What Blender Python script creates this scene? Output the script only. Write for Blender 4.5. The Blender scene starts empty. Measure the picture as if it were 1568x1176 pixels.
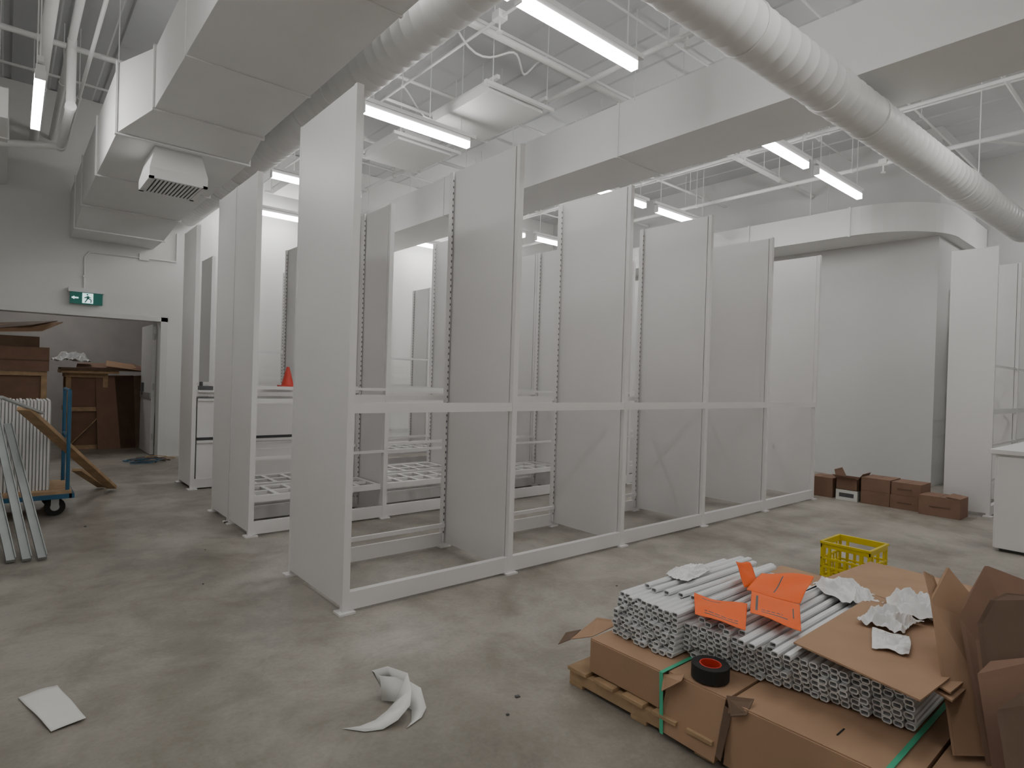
import bpy, math, random
from mathutils import Vector, Matrix
random.seed(7)
S=bpy.context.scene
# ---------------------------------------------------------------- materials
def mat(name,col,rough=.5,metal=0,noise=0,nscale=8,col2=None,bump=0,emit=0,trans=0):
    m=bpy.data.materials.new(name);m.use_nodes=True
    nt=m.node_tree;b=nt.nodes['Principled BSDF']
    b.inputs['Base Color'].default_value=(*col,1);b.inputs['Roughness'].default_value=rough
    b.inputs['Metallic'].default_value=metal
    if emit:
        b.inputs['Emission Color'].default_value=(*col,1);b.inputs['Emission Strength'].default_value=emit
        return m
    tc=nt.nodes.new('ShaderNodeTexCoord');n=nt.nodes.new('ShaderNodeTexNoise')
    n.inputs['Scale'].default_value=nscale;n.inputs['Detail'].default_value=5
    nt.links.new(tc.outputs['Object'],n.inputs['Vector'])
    c2=col2 or tuple(c*(1-noise) for c in col)
    r=nt.nodes.new('ShaderNodeValToRGB');r.color_ramp.elements[0].position=.3;r.color_ramp.elements[1].position=.7
    r.color_ramp.elements[0].color=(*c2,1);r.color_ramp.elements[1].color=(*col,1)
    nt.links.new(n.outputs['Fac'],r.inputs['Fac']);nt.links.new(r.outputs['Color'],b.inputs['Base Color'])
    if bump:
        bp=nt.nodes.new('ShaderNodeBump');bp.inputs['Strength'].default_value=bump;bp.inputs['Distance'].default_value=.01
        nt.links.new(n.outputs['Fac'],bp.inputs['Height']);nt.links.new(bp.outputs['Normal'],b.inputs['Normal'])
    return m
M_shelf=mat('powder_coat_white',(.78,.765,.76),.38,noise=.03,nscale=2)
M_wall=mat('wall_paint',(.80,.80,.785),.7,noise=.03,nscale=1.5)
M_wallg=mat('wall_paint_grey',(.64,.635,.63),.7,noise=.03,nscale=1.5)
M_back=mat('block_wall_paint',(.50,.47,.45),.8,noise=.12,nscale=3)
M_ceil=mat('ceiling_paint',(.58,.585,.59),.85,noise=.04,nscale=2)
M_duct=mat('duct_paint',(.80,.80,.79),.5,noise=.03,nscale=3,bump=.12)
M_pipe=mat('pipe_paint',(.80,.80,.79),.5,noise=.04)
M_light=mat('lamp_diffuser',(1,.99,.965),.5,emit=26)
M_house=mat('lamp_housing',(.8,.8,.8),.4,noise=.02)
M_black=mat('slot_black',(.015,.015,.015),.7,noise=.1)
M_slot=mat('slot_shadow',(.08,.08,.08),.7,noise=.1)
M_dgrey=mat('dark_steel',(.10,.10,.105),.5,noise=.1)
M_card=mat('cardboard',(.44,.275,.17),.85,noise=.12,nscale=5)
M_cardd=mat('cardboard_dark',(.17,.11,.075),.9,noise=.2,nscale=6)
M_cardr=mat('cardboard_brown',(.27,.16,.11),.9,noise=.15,nscale=6)
M_wood=mat('pine_wood',(.55,.37,.21),.7,noise=.3,nscale=9)
M_alu=mat('white_channel',(.76,.77,.78),.35,metal=.1,noise=.05,nscale=6)
M_foam=mat('foam_sheet',(.88,.88,.88),.5,noise=.03)
M_paper=mat('white_paper',(.80,.80,.77),.6,noise=.03)
M_orange=mat('orange_paper',(1.0,.15,.015),.6,noise=.04)
M_yel=mat('yellow_plastic',(.70,.55,.01),.35,noise=.08)
M_blue=mat('blue_steel',(.03,.13,.24),.4,noise=.1)
M_green=mat('green_strap',(.08,.50,.30),.4,noise=.1)
M_sgreen=mat('sign_green',(.01,.22,.18),.4,noise=.02)
M_swhite=mat('sign_white',(.75,.95,.95),.4,emit=.9)
M_red=mat('red_plastic',(.62,.05,.03),.4,noise=.1)
M_steel=mat('galvanised',(.50,.52,.52),.4,metal=.4,noise=.1)
M_studs=mat('steel_stud',(.34,.36,.36),.45,metal=.3,noise=.1)
# floor
m=bpy.data.materials.new('polished_concrete');m.use_nodes=True;nt=m.node_tree;b=nt.nodes['Principled BSDF'];M_floor=m
tc=nt.nodes.new('ShaderNodeTexCoord')
def nz(sc,det,ro=.55,dist=0):
    n=nt.nodes.new('ShaderNodeTexNoise');n.inputs['Scale'].default_value=sc;n.inputs['Detail'].default_value=det
    n.inputs['Roughness'].default_value=ro;n.inputs['Distortion'].default_value=dist
    nt.links.new(tc.outputs['Object'],n.inputs['Vector']);return n
def ramp(src,p0,c0,p1,c1):
    r=nt.nodes.new('ShaderNodeValToRGB');r.color_ramp.elements[0].position=p0;r.color_ramp.elements[1].position=p1
    r.color_ramp.elements[0].color=(*c0,1);r.color_ramp.elements[1].color=(*c1,1)
    nt.links.new(src.outputs['Fac'],r.inputs['Fac']);return r
def mix(a,bb,fac,mode='MULTIPLY'):
    x=nt.nodes.new('ShaderNodeMix');x.data_type='RGBA';x.blend_type=mode;x.inputs['Factor'].default_value=fac
    nt.links.new(a.outputs[0] if a.bl_idname!='ShaderNodeMix' else a.outputs[2],x.inputs[6]);nt.links.new(bb.outputs[0],x.inputs[7]);return x
r1=ramp(nz(.8,8,.62,.3),.38,(.275,.248,.212),.60,(.43,.40,.352))
r2=ramp(nz(2.2,9,.68,.4),.40,(.74,.73,.71),.56,(1,1,1))
r3=ramp(nz(45,5,.7),.35,(.84,.84,.84),.6,(1,1,1))
x=mix(mix(r1,r2,.9),r3,.8)
nt.links.new(x.outputs[2],b.inputs['Base Color'])
rr=ramp(nz(2.5,5),.3,(.34,)*3,.7,(.55,)*3);nt.links.new(rr.outputs[0],b.inputs['Roughness'])
# ---------------------------------------------------------------- mesh builder
class MB:
    def __init__(s): s.v=[];s.f=[];s.m=[];s.mats=[];s.sm=[]
    def mi(s,m):
        if m not in s.mats: s.mats.append(m)
        return s.mats.index(m)
    def add(s,vs,fs,m,smooth=False):
        o=len(s.v);s.v+= [tuple(v) for v in vs];k=s.mi(m)
        for f in fs: s.f.append(tuple(o+i for i in f));s.m.append(k);s.sm.append(smooth)
    def box(s,x0,x1,y0,y1,z0,z1,m,T=None):
        vs=[Vector((x,y,z)) for z in (z0,z1) for y in (y0,y1) for x in (x0,x1)]
        if T is not None: vs=[T@v for v in vs]
        s.add(vs,[(0,2,3,1),(4,5,7,6),(0,1,5,4),(2,6,7,3),(0,4,6,2),(1,3,7,5)],m)
    def prism(s,pts,ext,m):
        n=len(pts);e=Vector(ext);a=[Vector(p) for p in pts];vs=a+[p+e for p in a]
        fs=[tuple(range(n)),tuple(reversed(range(n,2*n)))]+[(i,i+n,(i+1)%n+n,(i+1)%n) for i in range(n)]
        s.add(vs,fs,m)
    def frame(s,d):
        d=d.normalized();u=Vector((0,0,1)) if abs(d.z)<.9 else Vector((1,0,0))
        a=d.cross(u).normalized();return a,a.cross(d)
    def cyl(s,p0,p1,r,m,n=12,cap=True,r2=None):
        p0=Vector(p0);p1=Vector(p1);a,b=s.frame(p1-p0);r2=r if r2 is None else r2
        vs=[p0+(a*math.cos(2*math.pi*i/n)+b*math.sin(2*math.pi*i/n))*r for i in range(n)]+[p1+(a*math.cos(2*math.pi*i/n)+b*math.sin(2*math.pi*i/n))*r2 for i in range(n)]
        s.add(vs,[(i,(i+1)%n,(i+1)%n+n,i+n) for i in range(n)],m,True)
        if cap: s.add(vs[:n],[tuple(reversed(range(n)))],m);s.add(vs[n:],[tuple(range(n))],m)
    def beam(s,p0,p1,w,h,m):
        p0=Vector(p0);p1=Vector(p1);a,b=s.frame(p1-p0)
        vs=[p+a*sx*w/2+b*sy*h/2 for p in (p0,p1) for sx,sy in ((-1,-1),(1,-1),(1,1),(-1,1))]
        s.add(vs,[(0,3,2,1),(4,5,6,7)]+[(i,(i+1)%4,(i+1)%4+4,i+4) for i in range(4)],m)
    def path(s,pts,r,m,n=10):
        for i in range(len(pts)-1): s.cyl(pts[i],pts[i+1],r,m,n)
    def grid(s,fn,nu,nv,m,mfn=None,smooth=True):
        vs=[fn(i/nu,j/nv) for j in range(nv+1) for i in range(nu+1)]
        o=len(s.v);s.v+=[tuple(v) for v in vs]
        for j in range(nv):
            for i in range(nu):
                a=o+j*(nu+1)+i;s.f.append((a,a+1,a+nu+2,a+nu+1));s.m.append(s.mi(mfn(i,j) if mfn else m));s.sm.append(smooth)
    def done(s,name,bevel=0,parent=None,solid=0):
        me=bpy.data.meshes.new(name);me.from_pydata(s.v,[],s.f);
        for m in s.mats: me.materials.append(m)
        me.polygons.foreach_set('material_index',s.m);me.polygons.foreach_set('use_smooth',s.sm);me.update()
        o=bpy.data.objects.new(name,me);S.collection.objects.link(o)
        if solid:
            q=o.modifiers.new('s','SOLIDIFY');q.thickness=solid
        if bevel:
            q=o.modifiers.new('b','BEVEL');q.width=bevel;q.segments=2;q.limit_method='ANGLE';q.angle_limit=math.radians(50)
        if parent: o.parent=parent
        return o
def simple(name,args,m,**k):
    b=MB();b.box(*args,m);return b.done(name,**k)
def noisef(seed):
    R=random.Random(seed);c=[(R.uniform(4,14),R.uniform(4,14),R.uniform(0,6.3),R.uniform(.3,1)) for _ in range(6)]
    return lambda u,v:sum(w*math.sin(a*u+bb*v*(1 if i%2 else -1)+p) for i,(a,bb,p,w) in enumerate(c))/2.5
# ---------------------------------------------------------------- room shell
ZC=5.3
simple('floor',(-3,14,-3,15.2,-.1,0),M_floor)
b=MB() # ribbed ceiling deck
x=-3.
prof=[]
while x<14:
    prof+=[(x,ZC),(x+.40,ZC),(x+.42,ZC+.015),(x+.48,ZC+.015)];x+=.50
for i in range(len(prof)-1):
    a,c=prof[i],prof[i+1];b.add([(a[0],-3,a[1]),(c[0],-3,c[1]),(c[0],11,c[1]),(a[0],11,a[1])],[(0,1,2,3)],M_ceil)
b.box(-3,14,-3,11,ZC+.06,ZC+.16,M_ceil)
b.done('ceiling')
simple('wall_near',(-3,14,-3,-2.8,0,ZC),M_wall)
simple('wall_left',(-1.6,-1.4,-2.8,10.8,0,ZC),M_wall)
b=MB();b.box(1.91,10.6,10.8,11,0,ZC,M_wall);b.box(-.7,1.91,10.8,11,2.15,ZC,M_wall);b.box(-1.6,-.7,10.8,11,0,ZC,M_wall)
b.done('wall_far')
b=MB();b.box(10.4,10.6,2.66,10.8,0,ZC,M_wallg);b.done('wall_right')
b=MB();b.box(10.6,12.4,2.66,2.86,0,ZC,M_wallg);b.box(12.4,12.6,-2.8,2.86,0,ZC,M_wallg);b.done('wall_recess')
b=MB();b.box(1.86,1.96,10.74,11.02,0,2.20,M_wall);b.box(-.75,1.96,10.74,11.02,2.13,2.20,M_wall);b.box(-.75,-.68,10.74,11.02,0,2.2,M_wall)
b.done('trim_1',bevel=.004)
b=MB();b.box(1.80,1.85,11.02,12.0,.01,2.1,M_wallg);b.box(1.785,1.80,11.06,11.96,.9,1.0,M_steel)
for z in (.3,1.1,1.9): b.cyl((1.82,11.01,z-.05),(1.82,11.01,z+.05),.012,M_steel)
b.box(1.775,1.80,11.7,11.8,.95,1.15,M_dgrey)
b.done('door_1')
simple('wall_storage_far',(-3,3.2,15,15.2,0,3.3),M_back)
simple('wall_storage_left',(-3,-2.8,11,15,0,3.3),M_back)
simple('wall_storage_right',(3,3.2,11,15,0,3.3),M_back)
simple('ceiling_storage',(-3,3.2,11,15.2,3.3,3.4),M_ceil)
# ---------------------------------------------------------------- shelving
W=1.244;H=3.06
def shelving(name,X0,bays,segs,mid=(1.16,1.22),rear=True,decks=(),rails=(),drawers=(),base=.12):
    b=MB()
    for i in range(bays+1):
        x=X0+i*W
        for (y0,y1) in segs:
            b.box(x-.022,x+.022,y0,y0+.035,.0,H,M_shelf)
            b.box(x-.022,x+.022,y1-.03,y1,.0,H,M_shelf)
            t=.021 if i in (0,bays) else .012
            b.box(x-t,x+t,y0+.035,y1-.03,.04,H-.004,M_shelf)
            b.box(x-.05,x+.05,y0-.03,y0+.06,0,.012,M_shelf);b.box(x-.05,x+.05,y1-.05,y1+.03,0,.012,M_shelf)
            for side in (-1,1):
                if (i==0 and side<0) or (i==bays and side>0): continue
                xa=x+side*.022;xb=x+side*.038;yy=y1-.05
                b.box(min(xa,xb),max(xa,xb),yy,yy+.045,.05,H-.01,M_shelf)
                lo,hi=sorted((x+side*.026,x+side*.0335))
                z=.12
                while z<H-.06:
                    b.box(lo,hi,yy-.0012,yy,z,z+.018,M_slot);z+=.05
                yy=y0+.04
                b.box(min(x+side*.012,x+side*.028),max(x+side*.012,x+side*.028),yy,yy+.03,.05,H-.01,M_shelf)
    for i in range(bays):
        xa=X0+i*W+.022;xb=X0+(i+1)*W-.022
        for (y0,y1) in segs:
            b.box(xa,xb,y0+.002,y0+.026,.015,base,M_shelf)
            b.box(xa,xb,y0+.026,y0+.05,base-.02,base-.002,M_shelf)
            b.box(xa,xb,y0+.004,y0+.022,mid[0],mid[1],M_shelf)
            if rear:
                b.box(xa,xb,y1-.03,y1-.01,.015,base,M_shelf)
                b.box(xa,xb,y1-.06,y1-.035,.17,.20,M_shelf)
                b.box(xa,xb,y1-.028,y1-.012,1.20,1.24,M_shelf)
            for z in rails: b.box(xa,xb,y0+.006,y0+.02,z,z+.025,M_shelf);b.box(xa,xb,y1-.026,y1-.012,z,z+.025,M_shelf)
    for (i,z,k) in decks:
        xa=X0+i*W+.03;xb=X0+(i+1)*W-.03;(y0,y1)=segs[k]
        b.box(xa,xb,y0+.03,y0+.075,z-.05,z,M_shelf);b.box(xa,xb,y1-.09,y1-.045,z-.03,z,M_shelf)
        b.box(xa,xb,(y0+y1)/2-.02,(y0+y1)/2+.02,z-.03,z-.003,M_shelf)
        n=7
        for j in range(n):
            xx=xa+(xb-xa-.04)*j/(n-1);b.box(xx,xx+.04,y0+.075,y1-.09,z-.025,z-.002,M_shelf)
    for (i,z0,z1,k) in drawers:
        xa=X0+i*W+.03;xb=X0+(i+1)*W-.03;(y0,y1)=segs[k]
        b.box(xa,xb,y0+.05,y1-.06,z0+.01,z1-.01,M_dgrey)
        nd=max(1,round((z1-z0)/.5))
        for j in range(nd):
            za=z0+(z1-z0)*j/nd+.025;zb=z0+(z1-z0)*(j+1)/nd-.012
            b.box(xa+.01,xb-.01,y0+.02,y0+.05,za,zb,M_shelf)
            b.box(xa+.01,xb-.01,y0+.005,y0+.02,zb-.03,zb,M_shelf)
    return b.done(name)
shelving('steel_shelving_unit',1.53,5,[(3.22,4.08)])
shelving('steel_shelving_unit',1.60,5,[(5.20,5.78),(5.80,6.37)],mid=(1.12,1.16),rails=(1.24,.64),decks=[(0,.33,0),(1,.33,0),(2,.33,0),(3,.33,0),(1,.33,1),(0,.33,1)])
shelving('steel_shelving_unit',1.68,5,[(7.63,8.24)],mid=(1.09,1.15),rails=(),drawers=[(0,.08,1.07,0),(1,.08,1.07,0)],decks=[(2,.33,0),(3,.33,0)])
shelving('steel_shelving_unit',2.30,4,[(9.5,10.1)],rails=(1.7,),decks=[(0,.33,0),(1,.33,0)])
shelving('steel_shelving_unit',8.50,2,[(1.60,2.04)],rails=(.4,.8,1.7))
b=MB()
for z in (.25,.62,.98,1.30,1.9,2.4): b.box(11.0,11.39,2.1,2.62,z,z+.04,M_shelf)
for y in (2.1,2.58): b.box(11.35,11.39,y,y+.04,0,3.0,M_shelf);b.box(11.0,11.04,y,y+.04,0,3.0,M_shelf)
b.done('open_shelving_rack')
# ---------------------------------------------------------------- light fixtures
def fixture(p0,p1,name='linear_light_fixture'):
    b=MB();p0=Vector(p0);p1=Vector(p1);d=(p1-p0).normalized();a=Vector((d.y,-d.x,0))
    def lb(u0,u1,w,z0,z1,m):
        vs=[p0+d*u+a*s*w/2+Vector((0,0,z)) for z in (z0,z1) for s in (-1,1) for u in (u0,u1)]
        b.add(vs,[(0,2,3,1),(4,5,7,6),(0,1,5,4),(2,6,7,3),(0,4,6,2),(1,3,7,5)],m)
    L=(p1-p0).length
    lb(-.01,L+.01,.06,.065,.11,M_house)
    lb(.0,L,.068,0,.065,M_light)
    lb(-.012,0,.07,-.003,.07,M_house);lb(L,L+.012,.07,-.003,.07,M_house)
    lb(-.06,L+.10,.04,.12,.16,M_pipe)
    for u in (.1,L-.1):
        q=p0+d*u;b.cyl(q+Vector((0,0,.1)),(q.x,q.y,ZC-.001),.006,M_pipe,6)
    return b.done(name)
for y in (3.2,5.55,8.25,10.3):
    for (xa,xb) in ((2.68,3.96),(6.08,7.2),(7.5,8.85)):
        fixture((xa,y,4.0),(xb,y,4.0))
fixture((1.3,3.2,4.0),(2.6,3.2,4.0))
for (xa,xb) in ((-.2,1.1),(2.4,3.7),(6.1,7.2)): fixture((xa,.7,4.0),(xb,.7,4.0))  # row added out of view to light the foreground
for (xa,xb) in ((.2,1.5),(3.2,4.5),(8,9.2)): fixture((xa,-1.6,4.0),(xb,-1.6,4.0))  # another unseen row, added behind the camera for foreground light
fixture((10.9,1.2,4.0),(12.1,1.2,4.0))
fixture((.17,6.0,3.62),(.18,7.3,3.62))
fixture((.17,2.4,3.62),(.17,3.7,3.62))
b=MB();b.box(0,1.2,13,13.08,3.2,3.3,M_house);b.box(0,1.2,13.0,13.08,3.14,3.2,M_light);b.done('added_storage_light')  # unseen lamp added to brighten the storage room
# ---------------------------------------------------------------- ducts
def flange(b,x0,x1,y,z0,z1,m,t=.018,w=.04):
    b.box(x0-t,x1+t,y-w/2,y+w/2,z0-t,z0,m);b.box(x0-t,x0,y-w/2,y+w/2,z0,z1,m);b.box(x1,x1+t,y-w/2,y+w/2,z0,z1,m)
    b.box(x0-t,x1+t,y-w/2,y+w/2,z1,z1+t,m)
def rod(b,x,y,z0,z1=ZC-.001,r=.006): b.cyl((x,y,z0),(x,y,z1),r,M_pipe,6)
def section(b,A,B,m):
    vs=[]
    for (x0,x1,z0,z1,y) in (A,B): vs+=[(x0,y,z0),(x1,y,z0),(x1,y,z1),(x0,y,z1)]
    b.add(vs,[(0,1,5,4),(1,2,6,5),(2,3,7,6),(3,0,4,7),(0,3,2,1),(4,5,6,7)],m)
b=MB()
section(b,(.93,1.82,3.6,4.12,-2.78),(.93,1.82,3.6,4.12,5.9),M_duct)
section(b,(.93,1.82,3.6,4.12,5.9),(.73,1.86,3.5,4.12,6.45),M_duct)
section(b,(.73,1.86,3.5,4.12,6.45),(.73,1.86,3.5,4.12,9.6),M_duct)
section(b,(.73,1.86,3.5,4.12,9.6),(.69,1.74,3.26,3.95,10.0),M_duct)
section(b,(.69,1.74,3.26,3.95,10.0),(.69,1.74,3.26,3.95,10.79),M_duct)
for y in (.3,1.8,3.3,4.75): flange(b,.93,1.82,y,3.6,4.12,M_duct,t=.008,w=.025);
flange(b,.93,1.82,5.9,3.6,4.12,M_duct)
for y in (6.45,8.0,9.6): flange(b,.73,1.86,y,3.5,4.12,M_duct)
flange(b,.69,1.74,10.0,3.26,3.95,M_duct)
for y in (1.5,4.5,7.5): rod(b,.85,y,4.1);rod(b,1.90,y,4.1)
b.done('rectangular_air_duct',bevel=.006)
b=MB()
section(b,(1.0,1.50,3.20,3.28,6.5),(1.0,1.50,3.20,3.28,7.1),M_duct)
vs=[(1.0,6.5,3.28),(1.50,6.5,3.28),(1.50,7.1,3.28),(1.0,7.1,3.28),(1.05,6.55,3.5),(1.45,6.55,3.5),(1.45,7.05,3.5),(1.05,7.05,3.5)]
b.add(vs,[(0,1,5,4),(1,2,6,5),(2,3,7,6),(3,0,4,7)],M_duct)
b.box(1.04,1.46,6.54,7.06,3.190,3.199,M_dgrey)
for i in range(13):
    x=1.045+i*.40/12;b.box(x-.008,x+.010,6.54,7.06,3.182,3.189,M_house)
b.box(1.0,1.04,6.5,7.1,3.182,3.2,M_house);b.box(1.46,1.50,6.5,7.1,3.182,3.2,M_house);b.box(1.0,1.50,6.5,6.54,3.182,3.2,M_house);b.box(1.0,1.50,7.06,7.1,3.182,3.2,M_house)
b.done('air_diffuser')
b=MB()
b.box(5.0,5.8,-2.78,10.79,3.83,4.40,M_duct)
for y in (.6,4.24,7.6): flange(b,5.0,5.8,y,3.83,4.40,M_duct,t=.012,w=.03)
for y in (1,4,7,10): rod(b,4.97,y,4.35);rod(b,5.83,y,4.35)
b.done('rectangular_air_duct',bevel=.006)
def spiral(name,p0,p1,r,pitch=.13,n=32,rings=(),rods=()):
    b=MB();p0=Vector(p0);p1=Vector(p1);L=(p1-p0).length;d=(p1-p0)/L;a,c=b.frame(p1-p0)
    prof=[(0,0),(.42,0),(.46,.003),(.54,.003),(.58,0),(1,0)]
    K=int(L/pitch*n);vs=[]
    for k in range(K+1):
        an=2*math.pi*k/n;dr=a*math.cos(an)+c*math.sin(an)
        for (t,h) in prof: vs.append(p0+d*(pitch*(k/n+t))+dr*(r+h))
    m=len(prof);fs=[(k*m+j,k*m+j+1,(k+1)*m+j+1,(k+1)*m+j) for k in range(K) for j in range(m-1)]
    b.add(vs,fs,M_duct,True)
    for s in rings:
        q=p0+d*s;b.cyl(q-d*.04,q+d*.04,r+.010,M_duct,32)
    for s in rods:
        q=p0+d*s;b.cyl(q-d*.012,q+d*.012,r+.008,M_pipe,32);b.cyl(q+Vector((0,0,r)),(q.x,q.y,ZC-.001),.006,M_pipe,6)
    return b.done(name)
spiral('spiral_air_duct',(-1.3,2.1,3.6),(10.3,1.70,3.6),.165,rings=(2.2,5.9,9.0),rods=(4.75,6.6,9.6))
spiral('spiral_air_duct',(2.17,-2.6,3.85),(2.17,10.6,3.85),.18,rings=(4,7.6,10.4),rods=(2.2,5.1,8.2,11.2))
b=MB();z0,z1=3.70,4.12
outer=[(9.62,10.79),(9.62,3.6)]+[(10.72-1.1*math.cos(t),3.6-1.1*math.sin(t)) for t in [math.pi/2*i/12 for i in range(1,13)]]+[(12.39,2.5)]
inner=[(10.39,10.79),(10.39,3.6)]+[(10.72-.33*math.cos(t),3.6-.33*math.sin(t)) for t in [math.pi/2*i/12 for i in range(1,13)]]+[(12.39,3.27)]
n=len(outer);vs=[];
for (o,i) in zip(outer,inner): vs+=[(*o,z0),(*o,z1),(*i,z1),(*i,z0)]
fs=[]
for k in range(n-1):
    for j in range(4): fs.append((k*4+j,k*4+(j+1)%4,(k+1)*4+(j+1)%4,(k+1)*4+j))
b.add(vs,fs,M_duct)
for y in (3.6,5.2,7): b.box(9.60,9.62,y-.015,y+.015,z0-.015,z1+.01,M_duct)
for y in (4.2,6.5,9): rod(b,9.66,y,4.1);rod(b,10.3,y,4.1)
b.done('curved_soffit_duct')
b=MB();b.box(-1.35,-.02,7.9,10.79,3.85,4.15,M_duct);b.box(-1.35,-.55,4,7.9,3.95,4.25,M_duct);rod(b,-.1,8.4,4.1);rod(b,-.6,5,4.2)
flange(b,-1.35,-.02,8.6,3.85,4.15,M_duct,t=.012,w=.03);b.done('rectangular_air_duct')
for (x0,x1,y0,y1,z) in ((3.7,4.45,4.85,5.9,4.32),(3.65,4.45,6.6,7.5,4.32),(3.3,4.3,9.2,10.1,4.32),(6.4,7.2,6.3,7.3,4.4)):
    b=MB();b.box(x0,x1,y0,y1,z,z+.10,M_duct)
    for x in (x0+.04,x1-.04): b.box(x-.02,x+.02,y0-.10,y1+.10,z+.10,z+.14,M_pipe)
    for y in (y0-.06,y1+.06):
        b.box(x0-.1,x1+.1,y-.02,y+.02,z+.02,z+.06,M_pipe)
        for x in (x0,x1): rod(b,x,y,z+.02)
    b.box(x0+.2,x1-.2,y0+.2,y1-.2,z+.10,z+.24,M_duct)
    b.done('fan_coil_unit',bevel=.005)
# pipes / conduits
b=MB()
for (y,z,r) in ((1.5,4.7,.02),(2.6,5.05,.014),(4.5,4.65,.035),(4.75,4.9,.014),(6.1,4.8,.02),(7.9,4.75,.03),(9.2,4.9,.016),(3.9,5.1,.012)):
    b.cyl((-1.39,y,z),(10.39 if y>2.6 else 12.39,y,z),r,M_pipe,10)
    for x in (0.2,3.1,6.4,9.2): b.cyl((x,y,z),(x,y,ZC-.001),.006,M_pipe,6);b.cyl((x-.015,y,z),(x+.015,y,z),r+.008,M_pipe,10)
for (x,z,r) in ((.25,4.5,.05),(.45,4.62,.035),(.6,4.5,.018),(2.75,4.75,.02),(3.3,4.6,.014),(4.7,4.6,.03),(6.3,4.7,.03),(7.6,4.55,.02),(8.3,4.8,.014),(9.1,4.5,.03),(2.5,4.35,.018)):
    b.cyl((x,-2.79,z),(x,10.79,z),r,M_pipe,10)
    for y in (.8,3.4,5.9,8.6): b.cyl((x,y,z),(x,y,ZC-.001),.006,M_pipe,6);b.cyl((x,y-.015,z),(x,y+.015,z),r+.008,M_pipe,10)
for (p,q) in (((6.3,1.0,4.7),(8.1,1.0,4.7)),((3.3,6.3,4.6),(4.1,6.3,4.6)),((2.75,7.2,4.75),(3.9,7.9,4.75)),((7.6,2.4,4.55),(9.1,2.4,4.5)),((9.1,1.9,4.5),(11.5,.4,4.5)),((8.3,.5,4.8),(10.9,.5,4.9))):
    b.cyl(p,q,.02,M_pipe,10)
b.path([(.45,7.4,4.62),(.45,7.4,3.95),(.45,8.8,3.95),(-.6,8.8,3.75)],.04,M_pipe,12)
for p in ((.45,7.4,3.95),(.45,8.8,3.95)): b.cyl((p[0],p[1]-.045,p[2]),(p[0],p[1]+.045,p[2]),.048,M_pipe,12)
for (x,y,z) in ((6.3,2.6,4.7),(4.7,3.2,4.6),(3.3,4.2,4.6),(7.6,4.2,4.55),(9.1,3,4.5),(2.75,4.5,4.75)):
    b.cyl((x,y,z),(x,y,z-.12),.010,M_pipe,8);b.cyl((x,y,z-.13),(x,y,z-.12),.03,M_pipe,12)
    b.box(x-.05,x+.05,y-.05,y+.05,z-.02,z+.05,M_pipe)
pts=[]
for i in range(25):
    t=i/24;pts.append((3.0+1.3*t,4.6+.12*math.sin(t*9),4.75-.25*math.sin(math.pi*t)+.06*math.sin(t*14)))
b.path(pts,.010,M_pipe,8)
b.path([(p[0]+.5,p[1]+1.6,p[2]) for p in pts],.010,M_pipe,8)
b.path([(p[0]+3.2,p[1]-.9,p[2]+.1) for p in pts],.010,M_pipe,8)
b.done('overhead_pipework')
# ---------------------------------------------------------------- exit sign
b=MB();b.box(.70,1.09,10.70,10.76,2.30,2.47,M_sgreen);b.box(.68,1.11,10.69,10.80,2.47,2.53,M_house)
b.box(.845,.975,10.695,10.70,2.315,2.46,M_swhite)
def sq(pts): b.prism([(x,10.694,z) for x,z in pts],(0,.002,0),M_sgreen)
sq([(.895,2.375),(.93,2.375),(.925,2.42),(.90,2.42)]);b.cyl((.905,10.693,2.44),(.905,10.696,2.44),.012,M_sgreen,12)
sq([(.9,2.38),(.87,2.325),(.882,2.322),(.918,2.38)]);sq([(.915,2.38),(.945,2.36),(.94,2.325),(.955,2.325),(.957,2.37),(.93,2.385)])
sq([(.905,2.415),(.87,2.40),(.868,2.385),(.88,2.385),(.905,2.398)]);sq([(.92,2.415),(.95,2.40),(.948,2.39),(.92,2.40)])
b.box(.72,.80,10.697,10.70,2.375,2.395,M_swhite);b.prism([(.72,10.698,2.385),(.75,10.698,2.41),(.75,10.698,2.36)],(0,.002,0),M_swhite)
b.done('exit_sign')
b=MB();b.path([(.87,10.78,2.52),(.87,10.78,3.0),(.92,10.78,3.08),(1.9,10.78,3.1),(2.06,10.78,3.1),(2.06,10.78,3.55)],.012,M_pipe);b.box(1.55,1.68,10.76,10.8,3.06,3.16,M_pipe)
b.box(.85,.89,10.765,10.8,2.7,2.73,M_pipe)
b.done('wall_conduit')
# ---------------------------------------------------------------- cartons
def carton(b,x0,x1,y0,y1,z0,z1,m=M_card,open_=False):
    if not open_:
        b.box(x0,x1,y0,y1,z0,z1,m);b.box(x0+.002,x1-.002,(y0+y1)/2-.002,(y0+y1)/2+.002,z1,z1+.001,M_black)
    else:
        t=.006
        b.box(x0,x1,y0,y1,z0,z0+t,m);b.box(x0,x0+t,y0,y1,z0,z1,m);b.box(x1-t,x1,y0,y1,z0,z1,m);b.box(x0,x1,y0,y0+t,z0,z1,m);b.box(x0,x1,y1-t,y1,z0,z1,m)
        h=.1
        b.prism([(x0,y0,z1),(x0,y1,z1),(x0-h,y1+.01,z1+.05),(x0-h,y0,z1+.03)],(0,0,.004),m)
        b.prism([(x0,y1,z1),(x1,y1,z1),(x1,y1+.05,z1+h),(x0+.02,y1+.03,z1+h)],(0,.004,0),m)
        b.prism([(x0,y0,z1),(x1,y0,z1),(x1,y0-.04,z1+h*.8),(x0+.02,y0-.05,z1+h*.8)],(0,.004,0),m)
b=MB();carton(b,8.10,8.45,3.13,3.42,0,.25,M_cardr);b.done('cardboard_box',bevel=.004)
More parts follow.
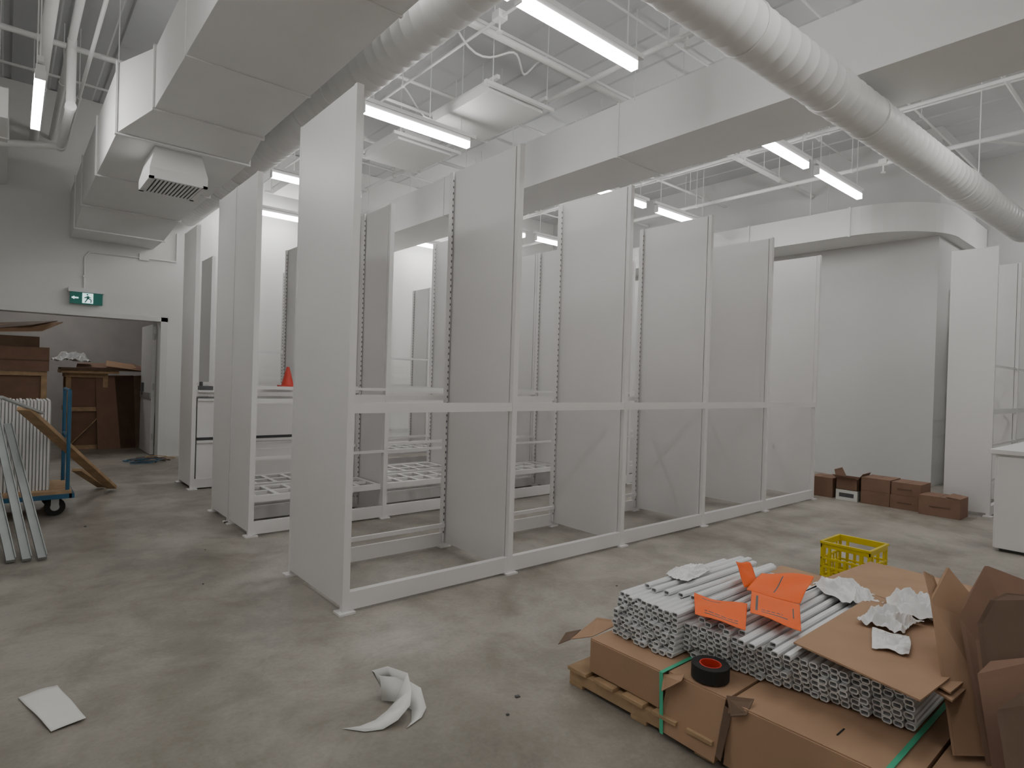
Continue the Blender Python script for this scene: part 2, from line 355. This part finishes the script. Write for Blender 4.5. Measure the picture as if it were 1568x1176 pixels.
b=MB();carton(b,8.08,8.4,2.83,3.08,0.0,.13,M_paper);b.box(8.077,8.08,2.87,3.04,.04,.09,M_dgrey);carton(b,8.08,8.4,2.83,3.08,.13,.27,M_cardr,open_=True);b.done('open_carton',bevel=.002)
b=MB();carton(b,8.08,8.45,2.475,2.79,0,.16,M_cardr);carton(b,8.08,8.45,2.475,2.79,.162,.32,M_cardr);b.done('cardboard_box',bevel=.004)
b=MB();carton(b,8.08,8.45,2.16,2.47,0,.16,M_cardr);carton(b,8.09,8.45,2.16,2.465,.162,.31,M_cardr)
for z in (.07,.23): b.box(8.075,8.08,2.25,2.4,z,z+.012,M_cardd)
b.done('cardboard_box',bevel=.004)
b=MB();carton(b,7.98,8.3,1.76,2.15,0,.22,M_cardr);b.box(7.976,7.98,1.85,2.05,.10,.112,M_cardd);b.prism([(7.98,1.76,.22),(8.3,1.76,.22),(8.3,1.9,.235),(7.98,1.9,.23)],(0,0,.004),M_cardr);b.done('cardboard_box',bevel=.004)
b=MB();b.box(6.72,8.1,.25,1.24,.03,.86,M_shelf);b.box(6.68,8.14,.21,1.28,.86,.90,M_shelf);b.box(6.76,8.06,.3,1.2,0,.03,M_dgrey)
for y in (.27,.76): b.box(6.705,6.72,y,y+.46,.03,.84,M_shelf)
b.done('white_base_cabinet',bevel=.004)
# ---------------------------------------------------------------- pallet with cardboard
b=MB()
for y in (1.15,1.45,1.80): b.box(2.0,3.9,y,y+.08,0,.018,M_wood);
for x in (2.0,2.9,3.80): b.box(x,x+.1,1.15,1.88,.018,.070,M_wood)
for i in range(5): b.box(1.985,3.92,1.15+i*.155,1.26+i*.155,.070,.086,M_wood)
b.done('wooden_pallet',bevel=.002)
b=MB()
for k,(y0,y1,x0,zt,zb) in enumerate(((1.40,1.78,2.035,.237,.088),(1.13,1.385,2.06,.235,.088),(.54,1.12,2.05,.233,.002),(-.35,.53,2.08,.233,.002))):
    b.box(x0,3.85,y0,y1,zb,zt-.008,M_card)
    b.prism([(x0-.012,y0,zt-.008),(3.85,y0,zt-.008),(3.85,y1,zt-.008),(x0-.012,y1,zt-.008)],(0,0,.008),M_card)
    zl=(.088,.02,.01,.01)[k];xo=(.0,.065,.03,.03)[k]
    b.prism([(x0-.012,y0+.004,zt-.004),(x0-.012,y1-.004,zt-.004),(x0-.012-xo*.9,y1-.005,zl+.005),(x0-.012-xo,y0+.006,zl)],(-.005,0,0),M_card)
    b.box(x0-.008,x0,(y0+y1)/2-.001,(y0+y1)/2+.001,.13,zt-.01,M_cardd)
def flap(pts,m=M_card,e=(0,0,.004)): b.prism(pts,e,m)
flap([(2.04,1.785,.235),(2.28,1.80,.24),(2.2,1.90,.245),(2.0,1.88,.20)],M_card)
flap([(2.0,1.88,.20),(2.09,1.90,.215),(2.05,1.96,.19),(1.98,1.94,.16)],M_cardd)
flap([(2.02,1.39,.225),(2.06,1.32,.245),(2.01,1.30,.24),(1.98,1.37,.18)],M_card)
flap([(2.04,1.13,.245),(2.09,1.05,.25),(2.02,1.04,.22),(2.00,1.09,.20)],M_cardd)
flap([(2.035,1.135,.21),(2.03,1.10,.20),(1.975,1.11,.04),(1.975,1.13,.05)],M_cardd,(.006,0,0))
b.box(2.13,2.19,.78,.785,.233,.236,M_black);
b.done('flattened_cardboard_stack',bevel=.002)
def strap(name,y,x0=2.01,w=.016,dy=.03):
    b=MB();b.box(x0,3.8,y,y+w,.238,.240,M_green);b.prism([(x0,y,.240),(x0,y+w,.240),(x0-.03,y+w-dy,.02),(x0-.03,y-dy,.02)],(-.002,0,0),M_green);b.done(name)
strap('green_strap',1.385);strap('green_strap',.60)
# channel stack
b=MB()
def tube(x0,x1,y,z,w=.031,h=.022,ang=0,m=M_alu):
    T=Matrix.Translation((x0,y,z))@Matrix.Rotation(ang,4,'Z');L=x1-x0;c=.006
    def ring(x,q): 
        ww=w/2-q;hh=h/2-q;cc=max(.002,c-q)
        return [T@Vector((x,a,bb)) for a,bb in ((-ww+cc,-hh),(ww-cc,-hh),(ww,-hh+cc),(ww,hh-cc),(ww-cc,hh),(-ww+cc,hh),(-ww,hh-cc),(-ww,-hh+cc))]
    o0=ring(0,0);o1=ring(L,0);i0=ring(0,.0045);i1=ring(.03,.0045)
    vs=o0+o1+i0+i1;fs=[]
    for i in range(8):
        j=(i+1)%8;fs+=[(i,j,j+8,i+8),(i,i+16,j+16,j),(i+16,i+24,j+24,j+16)]
    fs.append(tuple(range(8,16)));b.add(vs,fs,m)
    b.add(i1,[tuple(range(8))],M_dgrey)  # dark cap: shade of the hollow tube put in as colour
R=random.Random(11)
for l in range(8):
    for i in range(10):
        tube(2.14+R.uniform(-.015,.02)+.004*l,3.06+R.uniform(-.03,.04),1.74-.0325*i,.252+l*.0228,ang=R.uniform(-.006,.006))
for l in range(6):
    for i in range(25):
        x0=2.215+.005*i+R.uniform(-.012,.02)-(.0 if l>1 else -.01)
        tube(x0,x0+.93+R.uniform(-.03,.03),1.415-.0325*i,.252+l*.0228,ang=R.uniform(-.007,.007))
for i in range(10):
    tube(2.24+R.uniform(-.05,.05),3.2+R.uniform(-.05,.05),1.38-.043*i,.252+6*.0228,ang=R.uniform(-.04,.04))
for i in range(5):
    tube(2.30+R.uniform(-.05,.08),3.1+R.uniform(-.05,.05),1.70-.055*i,.252+8*.0228,ang=R.uniform(-.08,.02))
b.done('shelf_channel_bundle')
b=MB()
b.prism([(2.28,1.0,.422),(2.20,.57,.414),(3.0,.52,.414),(3.12,1.01,.422)],(0,0,.006),M_card)
for k,(dx,dy) in enumerate(((.02,-.01),(.05,.01),(.0,-.02),(.04,0))):
    b.prism([(2.38+dx,.62+dy,.408-.008*k),(2.34+dx,.54+dy,.404-.008*k),(3.0,.5+dy,.404-.008*k),(3.1,.60+dy,.408-.008*k)],(0,0,.006),M_cardd if k%2 else M_card)
b.prism([(3.25,1.28,.40),(3.22,.85,.38),(3.9,.7,.36),(3.95,1.30,.36)],(0,0,.006),M_card)
b.prism([(3.26,1.35,.335),(3.2,.6,.335),(4.0,.55,.335),(4.05,1.25,.335)],(0,0,.006),M_card)
b.box(3.28,3.83,.6,1.25,.242,.334,M_cardd)
b.done('cardboard_sheet_pile')
def sheet(name,P,m,h=.02,seed=1,nu=12,nv=8,bars=None,thick=.001,curl=0):
    b=MB();f=noisef(seed);P=[Vector(p) for p in P]
    def fn(u,v):
        p=(P[0]*(1-u)+P[1]*u)*(1-v)+(P[3]*(1-u)+P[2]*u)*v
        p=p.copy();p.z+=h*(.5+.5*f(u*.6,v*.6))+curl*max(0,u-.6)**2;return p
    b.grid(fn,nu,nv,m,(lambda i,j:M_dgrey if bars and (i,j) in bars else m));return b.done(name,solid=thick)
z=.400
sheet('orange_label_sheet',[(2.20,1.37,z+.03),(2.26,1.18,z+.015),(2.48,1.29,z+.03),(2.38,1.49,z+.04)],M_orange,.012,3,40,32,{(i,28) for i in range(6,20)}|{(i,4) for i in range(8,34)}|{(i,7) for i in range(8,34) if i%5})
sheet('orange_label_sheet',[(2.37,1.22,z+.045),(2.39,1.02,z+.03),(2.67,1.15,z+.03),(2.61,1.34,z+.05)],M_orange,.012,5,40,32,{(4,j) for j in range(6,26)}|{(5,j) for j in range(6,26)}|{(i,6) for i in range(9,30)}|{(i,9) for i in range(9,26) if i%4}|{(34,j) for j in range(10,24)})
sheet('orange_label_sheet',[(2.62,1.37,z+.03),(2.72,1.17,z+.02),(2.98,1.22,z+.07),(2.86,1.42,z+.07)],M_orange,.02,8,40,32,{(18,j) for j in range(6,26)})
sheet('orange_label_sheet',[(2.66,1.40,z+.03),(2.76,1.38,z+.04),(2.84,1.47,z+.10),(2.70,1.47,z+.13)],M_orange,.02,9,10,10)
b=MB();cx,cy,cz=2.128,1.25,.241;n=40
def annulus(r0,r1,z0,z1,m):
    vs=[]
    for i in range(n):
        a=2*math.pi*i/n
        for (r,zz) in ((r0,z0),(r1,z0),(r1,z1),(r0,z1)): vs.append((cx+r*math.cos(a),cy+r*math.sin(a),zz))
    b.add(vs,[(i*4+j,((i+1)%n)*4+j,((i+1)%n)*4+(j+1)%4,i*4+(j+1)%4) for i in range(n) for j in range(4)],m)
annulus(.042,.072,cz,cz+.055,M_black);annulus(.037,.0419,cz+.001,cz+.056,M_red)
b.done('duct_tape_roll',bevel=.002)
def crumple(name,c,sx,sy,h,seed,m=M_foam,n=30,rot=0,fr=.7):
    b=MB();f=noisef(seed);g=noisef(seed+50)
    def tri(t): return abs((t%2)-1)
    def fn(u,v):
        x=(u-.5)*sx+.05*sx*g(v*.7,u*.4);y=(v-.5)*sy+.05*sy*f(v*.5,u*.6)
        e=min(1,4*min(u,1-u,v,1-v)+.35)
        zz=h*e*(.65*tri(1.3*f(u*fr,v*fr)+seed)+.35*tri(2.1*g(u,v)))
        return Vector((c[0]+x*math.cos(rot)-y*math.sin(rot),c[1]+x*math.sin(rot)+y*math.cos(rot),c[2]+.002+zz))
    b.grid(fn,n,n,m,smooth=False);return b.done(name,solid=.0015)
crumple('foam_wrap',(2.78,.84,.430),.20,.17,.07,4)
crumple('foam_wrap',(3.02,.80,.430),.24,.22,.09,14,rot=.5)
crumple('foam_wrap',(3.06,1.10,.41),.26,.20,.07,24,rot=.8)
crumple('foam_wrap',(2.58,.77,.430),.20,.12,.02,31,rot=.3)
crumple('foam_wrap',(2.60,1.66,.447),.26,.12,.04,44,rot=.1)
# leaning torn cardboard
b=MB()
def P3(pts,e,m): b.prism(pts,e,m)
P3([(2.28,.50,.25),(2.62,.66,.62),(2.82,.66,.70),(2.90,.52,.50),(2.45,.36,.25)],(.006,-.006,0),M_card)
P3([(2.30,.42,.25),(2.62,.57,.58),(2.70,.57,.63),(2.76,.53,.75),(2.84,.40,.70),(2.50,.25,.25)],(.01,-.01,0),M_cardr)
P3([(2.22,.38,.25),(2.48,.49,.62),(2.54,.47,.69),(2.60,.44,.71),(2.66,.30,.72),(2.40,.2,.25)],(.01,-.012,0),M_cardd)
P3([(2.12,.36,.25),(2.30,.45,.52),(2.36,.43,.55),(2.50,.26,.60),(2.3,.15,.25)],(.01,-.012,0),M_cardr)
P3([(2.00,.30,.25),(2.18,.38,.48),(2.26,.34,.52),(2.36,.2,.54),(2.2,.1,.25)],(.01,-.012,0),M_cardd)
P3([(2.62,.66,.62),(2.68,.70,.70),(2.72,.68,.68),(2.72,.665,.64)],(.004,-.004,0),M_card)
b.done('torn_cardboard_sheets')
# milk crate
b=MB();x0,x1,y0,y1,h=4.56,4.90,1.50,1.83,.28;t=.012
def wallx(x):
    for (za,zb) in ((0,.035),(.09,.105),(.15,.165),(.235,.28)): b.box(x,x+t,y0,y1,za,zb,M_yel)
    for k in range(7):
        y=y0+(y1-y0-.02)*k/6
        b.box(x+.001,x+t-.001,y,y+.02,.02,.17 if 2<=k<=4 else .27,M_yel)
def wally(y):
    for (za,zb) in ((0,.035),(.09,.105),(.15,.165),(.235,.28)): b.box(x0,x1,y,y+t,za,zb,M_yel)
    for k in range(7):
        x=x0+(x1-x0-.02)*k/6
        b.box(x,x+.02,y+.001,y+t-.001,.02,.17 if 2<=k<=4 else .27,M_yel)
wallx(x0);wallx(x1-t);wally(y0);wally(y1-t)
for k in range(6):
    x=x0+(x1-x0-.02)*k/5;b.box(x,x+.02,y0,y1,.004,.014,M_yel);y=y0+(y1-y0-.02)*k/5;b.box(x0,x1,y,y+.02,.005,.015,M_yel)
b.box(x0-.006,x1+.006,y0-.006,y0,.262,.28,M_yel);b.box(x0-.006,x0,y0,y1,.262,.28,M_yel);b.box(x1,x1+.006,y0,y1,.262,.28,M_yel);b.box(x0,x1,y1,y1+.006,.262,.28,M_yel)
b.done('milk_crate',bevel=.002)
# ---------------------------------------------------------------- floor papers
sheet('paper_sheet',[(.07,3.17,.004),(.16,2.80,.004),(.27,2.82,.004),(.20,3.20,.004)],M_paper,.012,2,10,14)
b=MB()
def ribbon(ctr,w,m=M_paper):
    vs=[];
    for (p,dv) in ctr: p=Vector(p)+Vector((.0,-.09,0));dv=Vector(dv).normalized()*w/2;vs+=[p-dv,p+dv]
    b.add(vs,[(2*i,2*i+1,2*i+3,2*i+2) for i in range(len(ctr)-1)],m,True)
ribbon([((1.06,2.22,.004),(.5,-.6,0)),((1.12,2.19,.006),(.5,-.6,0)),((1.18,2.18,.02),(.5,-.6,.1)),((1.24,2.19,.045),(.5,-.5,.2)),((1.29,2.24,.06),(.3,-.5,.5)),((1.33,2.31,.075),(.1,-.4,.8)),((1.30,2.39,.08),(-.2,-.2,.8)),((1.25,2.40,.07),(-.3,.1,.6)),((1.25,2.36,.05),(.1,.3,.6)),((1.31,2.30,.05),(.3,.3,.5)),((1.34,2.22,.035),(.5,.3,.4)),((1.31,2.15,.01),(.6,.2,.1)),((1.27,2.12,.004),(.6,.2,0))],.095)
b.done('crumpled_paper_strip',solid=.001)
b=MB()
for (x,y,s) in ((1.72,1.93,.02),(.55,6.3,.015),(1.60,1.85,.012),(.98,1.7,.01),(1.0,4.2,.01),(1.2,5.0,.008),(3.2,2.6,.01)):
    b.prism([(x,y,0.001),(x+s,y-s*.3,.001),(x+s*1.2,y+s*.5,.001),(x+.2*s,y+s*.7,.001)],(0,0,.004),M_dgrey)
b.done('floor_debris')
# ---------------------------------------------------------------- left cart
b=MB()
b.box(-.7,.5,6.85,7.55,.20,.235,M_wood)
b.beam((-.7,6.85,.185),(.5,6.85,.185),.04,.04,M_blue);b.beam((-.7,7.55,.185),(.5,7.55,.185),.04,.04,M_blue);b.beam((.5,6.83,.185),(.5,7.57,.185),.04,.04,M_blue)
for y in (6.90,7.50): b.cyl((.47,y,.2),(.47,y,1.16),.016,M_blue)
for z in (1.16,.72): b.cyl((.47,6.90,z),(.47,7.50,z),.014,M_blue)
for (x,y) in ((.38,6.93),(.38,7.45),(-.6,6.93),(-.6,7.45)):
    b.cyl((x,y-.02,.08),(x,y+.02,.08),.08,M_black,24);b.cyl((x,y-.024,.08),(x,y+.024,.08),.035,M_steel,16)
    b.box(x-.03,x+.03,y-.032,y-.026,.07,.18,M_steel);b.box(x-.03,x+.03,y+.026,y+.032,.07,.18,M_steel);b.box(x-.045,x+.045,y-.04,y+.04,.165,.185,M_steel)
b.done('platform_cart')
b=MB()
for i in range(40):
    x=-.66+i*.025;b.box(x,x+.016,6.95,7.42,.236,1.06+.005*math.sin(i*2.3),M_shelf);b.box(x+.016,x+.024,6.97,7.40,.236,1.045,M_steel)
b.done('shelf_panel_stack')
b=MB();b.beam((.95,8.02,.035),(.13,6.42,1.02),.10,.035,M_wood);b.beam((.88,8.24,.02),(.60,7.72,.30),.09,.03,M_wood)
b.beam((.26,6.56,.97),(-.02,6.1,1.13),.035,.02,M_steel);b.done('wooden_plank',bevel=.003)
b=MB()
for i in range(5):
    b.beam((.23-.085*i,5.33+.02*i,.02),(.03-.085*i,6.80,.86-.02*i+.1*(i%2)),.05,.022,M_studs)
    b.beam((.255-.085*i,5.33+.02*i,.03),(.055-.085*i,6.80,.87-.02*i+.1*(i%2)),.006,.04,M_studs)
b.done('steel_stud_bundle')
b=MB();R=random.Random(5)
for k,mm in enumerate((M_blue,M_dgrey,M_dgrey,M_wood)):
    pts=[];cx,cy=1.55+.08*k,10.1+.08*k
    for i in range(40):
        a=i*.42;r=.12+.05*math.sin(i*.7+k)+.03*R.random();pts.append((cx+r*1.6*math.cos(a)*.8,cy+r*math.sin(a),.01+.0012*i))
    b.path(pts,.006,mm,6)
b.done('coiled_power_cable')
# ---------------------------------------------------------------- storage room contents
b=MB()
def crate(x0,x1,y0,y1,z0,z1):
    w=.07
    for x in (x0,x1-w):
        for y in (y0,y1-w): b.box(x,x+w,y,y+w,z0,z1,M_wood)
    for z in (z0,(z0+z1)/2,z1-w): b.box(x0,x1,y0-.015,y0,z,z+w,M_wood);b.box(x0-.015,x0,y0,y1,z,z+w,M_wood)
    b.box(x0+.02,x1-.02,y0+.03,y1-.03,z0+.03,z1-.03,M_cardr)
    b.beam((x0+.04,y0-.02,z0+.05),(x1-.04,y0-.02,(z0+z1)/2),.05,.015,M_wood)
crate(.78,1.36,12.3,12.9,0,1.28)
b.box(.7,1.5,12.15,12.95,1.28,1.33,M_wood);b.done('wooden_crate')
b=MB();b.box(.70,1.85,12.1,12.8,1.331,1.37,M_cardd);b.prism([(.9,12.1,1.37),(1.9,12.05,1.37),(1.75,12.6,1.46),(.95,12.6,1.44)],(0,0,.012),M_cardr);b.prism([(1.3,12.05,1.40),(1.95,12.0,1.33),(1.9,12.5,1.42),(1.35,12.5,1.5)],(0,0,.012),M_card)
for i in range(4):
    b.beam((1.50+.11*i,12.2,0),(1.46+.09*i,12.35,1.25-.12*(i%3)),.05,.55,M_cardd if i%2 else M_cardr)
b.done('cardboard_sheet_pile')
b=MB()
crate(-.55,.50,11.55,12.1,.0,1.30);b.done('wooden_crate')
b=MB();b.box(-.5,.52,11.5,12.1,1.302,1.66,M_cardr);b.box(-.5,.52,11.498,11.5,1.45,1.47,M_cardd);b.box(-.52,.40,11.55,12.1,1.662,1.82,M_cardd)
b.prism([(-.5,11.5,1.82),(.42,11.45,1.90),(.68,11.6,2.06),(-.3,11.9,1.95)],(0,0,.012),M_card)
b.prism([(-.4,11.6,1.84),(.3,11.5,1.98),(.62,11.7,2.08),(-.2,12.1,2.0)],(0,0,.012),M_cardd);b.done('cardboard_box')
crumple('plastic_wrap',(.85,12.3,1.46),.5,.4,.18,77)
b=MB();b.cyl((1.98,5.5,1.27),(1.98,5.5,1.44),.055,M_red,20,r2=.012);b.box(1.91,2.05,5.43,5.57,1.255,1.272,M_red);b.box(1.86,2.12,5.25,5.72,1.235,1.254,M_shelf);b.done('traffic_cone')
b=MB();b.box(1.76,1.9,7.72,7.84,1.152,1.20,M_dgrey);b.cyl((1.78,7.78,1.2),(1.78,7.78,1.25),.02,M_dgrey);b.box(1.72,1.95,7.6,7.95,1.13,1.151,M_shelf);b.done('hand_tool')
# ---------------------------------------------------------------- camera
f=914.;h=1.38;th=math.radians(1.75);ph=math.radians(.36);ax=math.atan(1074/914.)
F0=Vector((math.cos(ax),math.sin(ax),0));R0=Vector((F0.y,-F0.x,0));U0=Vector((0,0,1))
F=F0*math.cos(ph)-U0*math.sin(ph);U=U0*math.cos(ph)+F0*math.sin(ph)
Rc=R0*math.cos(th)+U*math.sin(th);Uc=-R0*math.sin(th)+U*math.cos(th)
c=bpy.data.cameras.new('camera');c.sensor_width=36;c.lens=36*f/1568;c.clip_start=.02
co=bpy.data.objects.new('camera',c);S.collection.objects.link(co)
M=Matrix((Rc,Uc,-F)).transposed().to_4x4();M.translation=Vector((0,0,h));co.matrix_world=M
S.camera=co
w=bpy.data.worlds.new('world');S.world=w;w.use_nodes=True;w.node_tree.nodes['Background'].inputs[0].default_value=(.5,.5,.5,1);w.node_tree.nodes['Background'].inputs[1].default_value=.2
S.view_settings.view_transform='AgX'
S.view_settings.exposure=.24
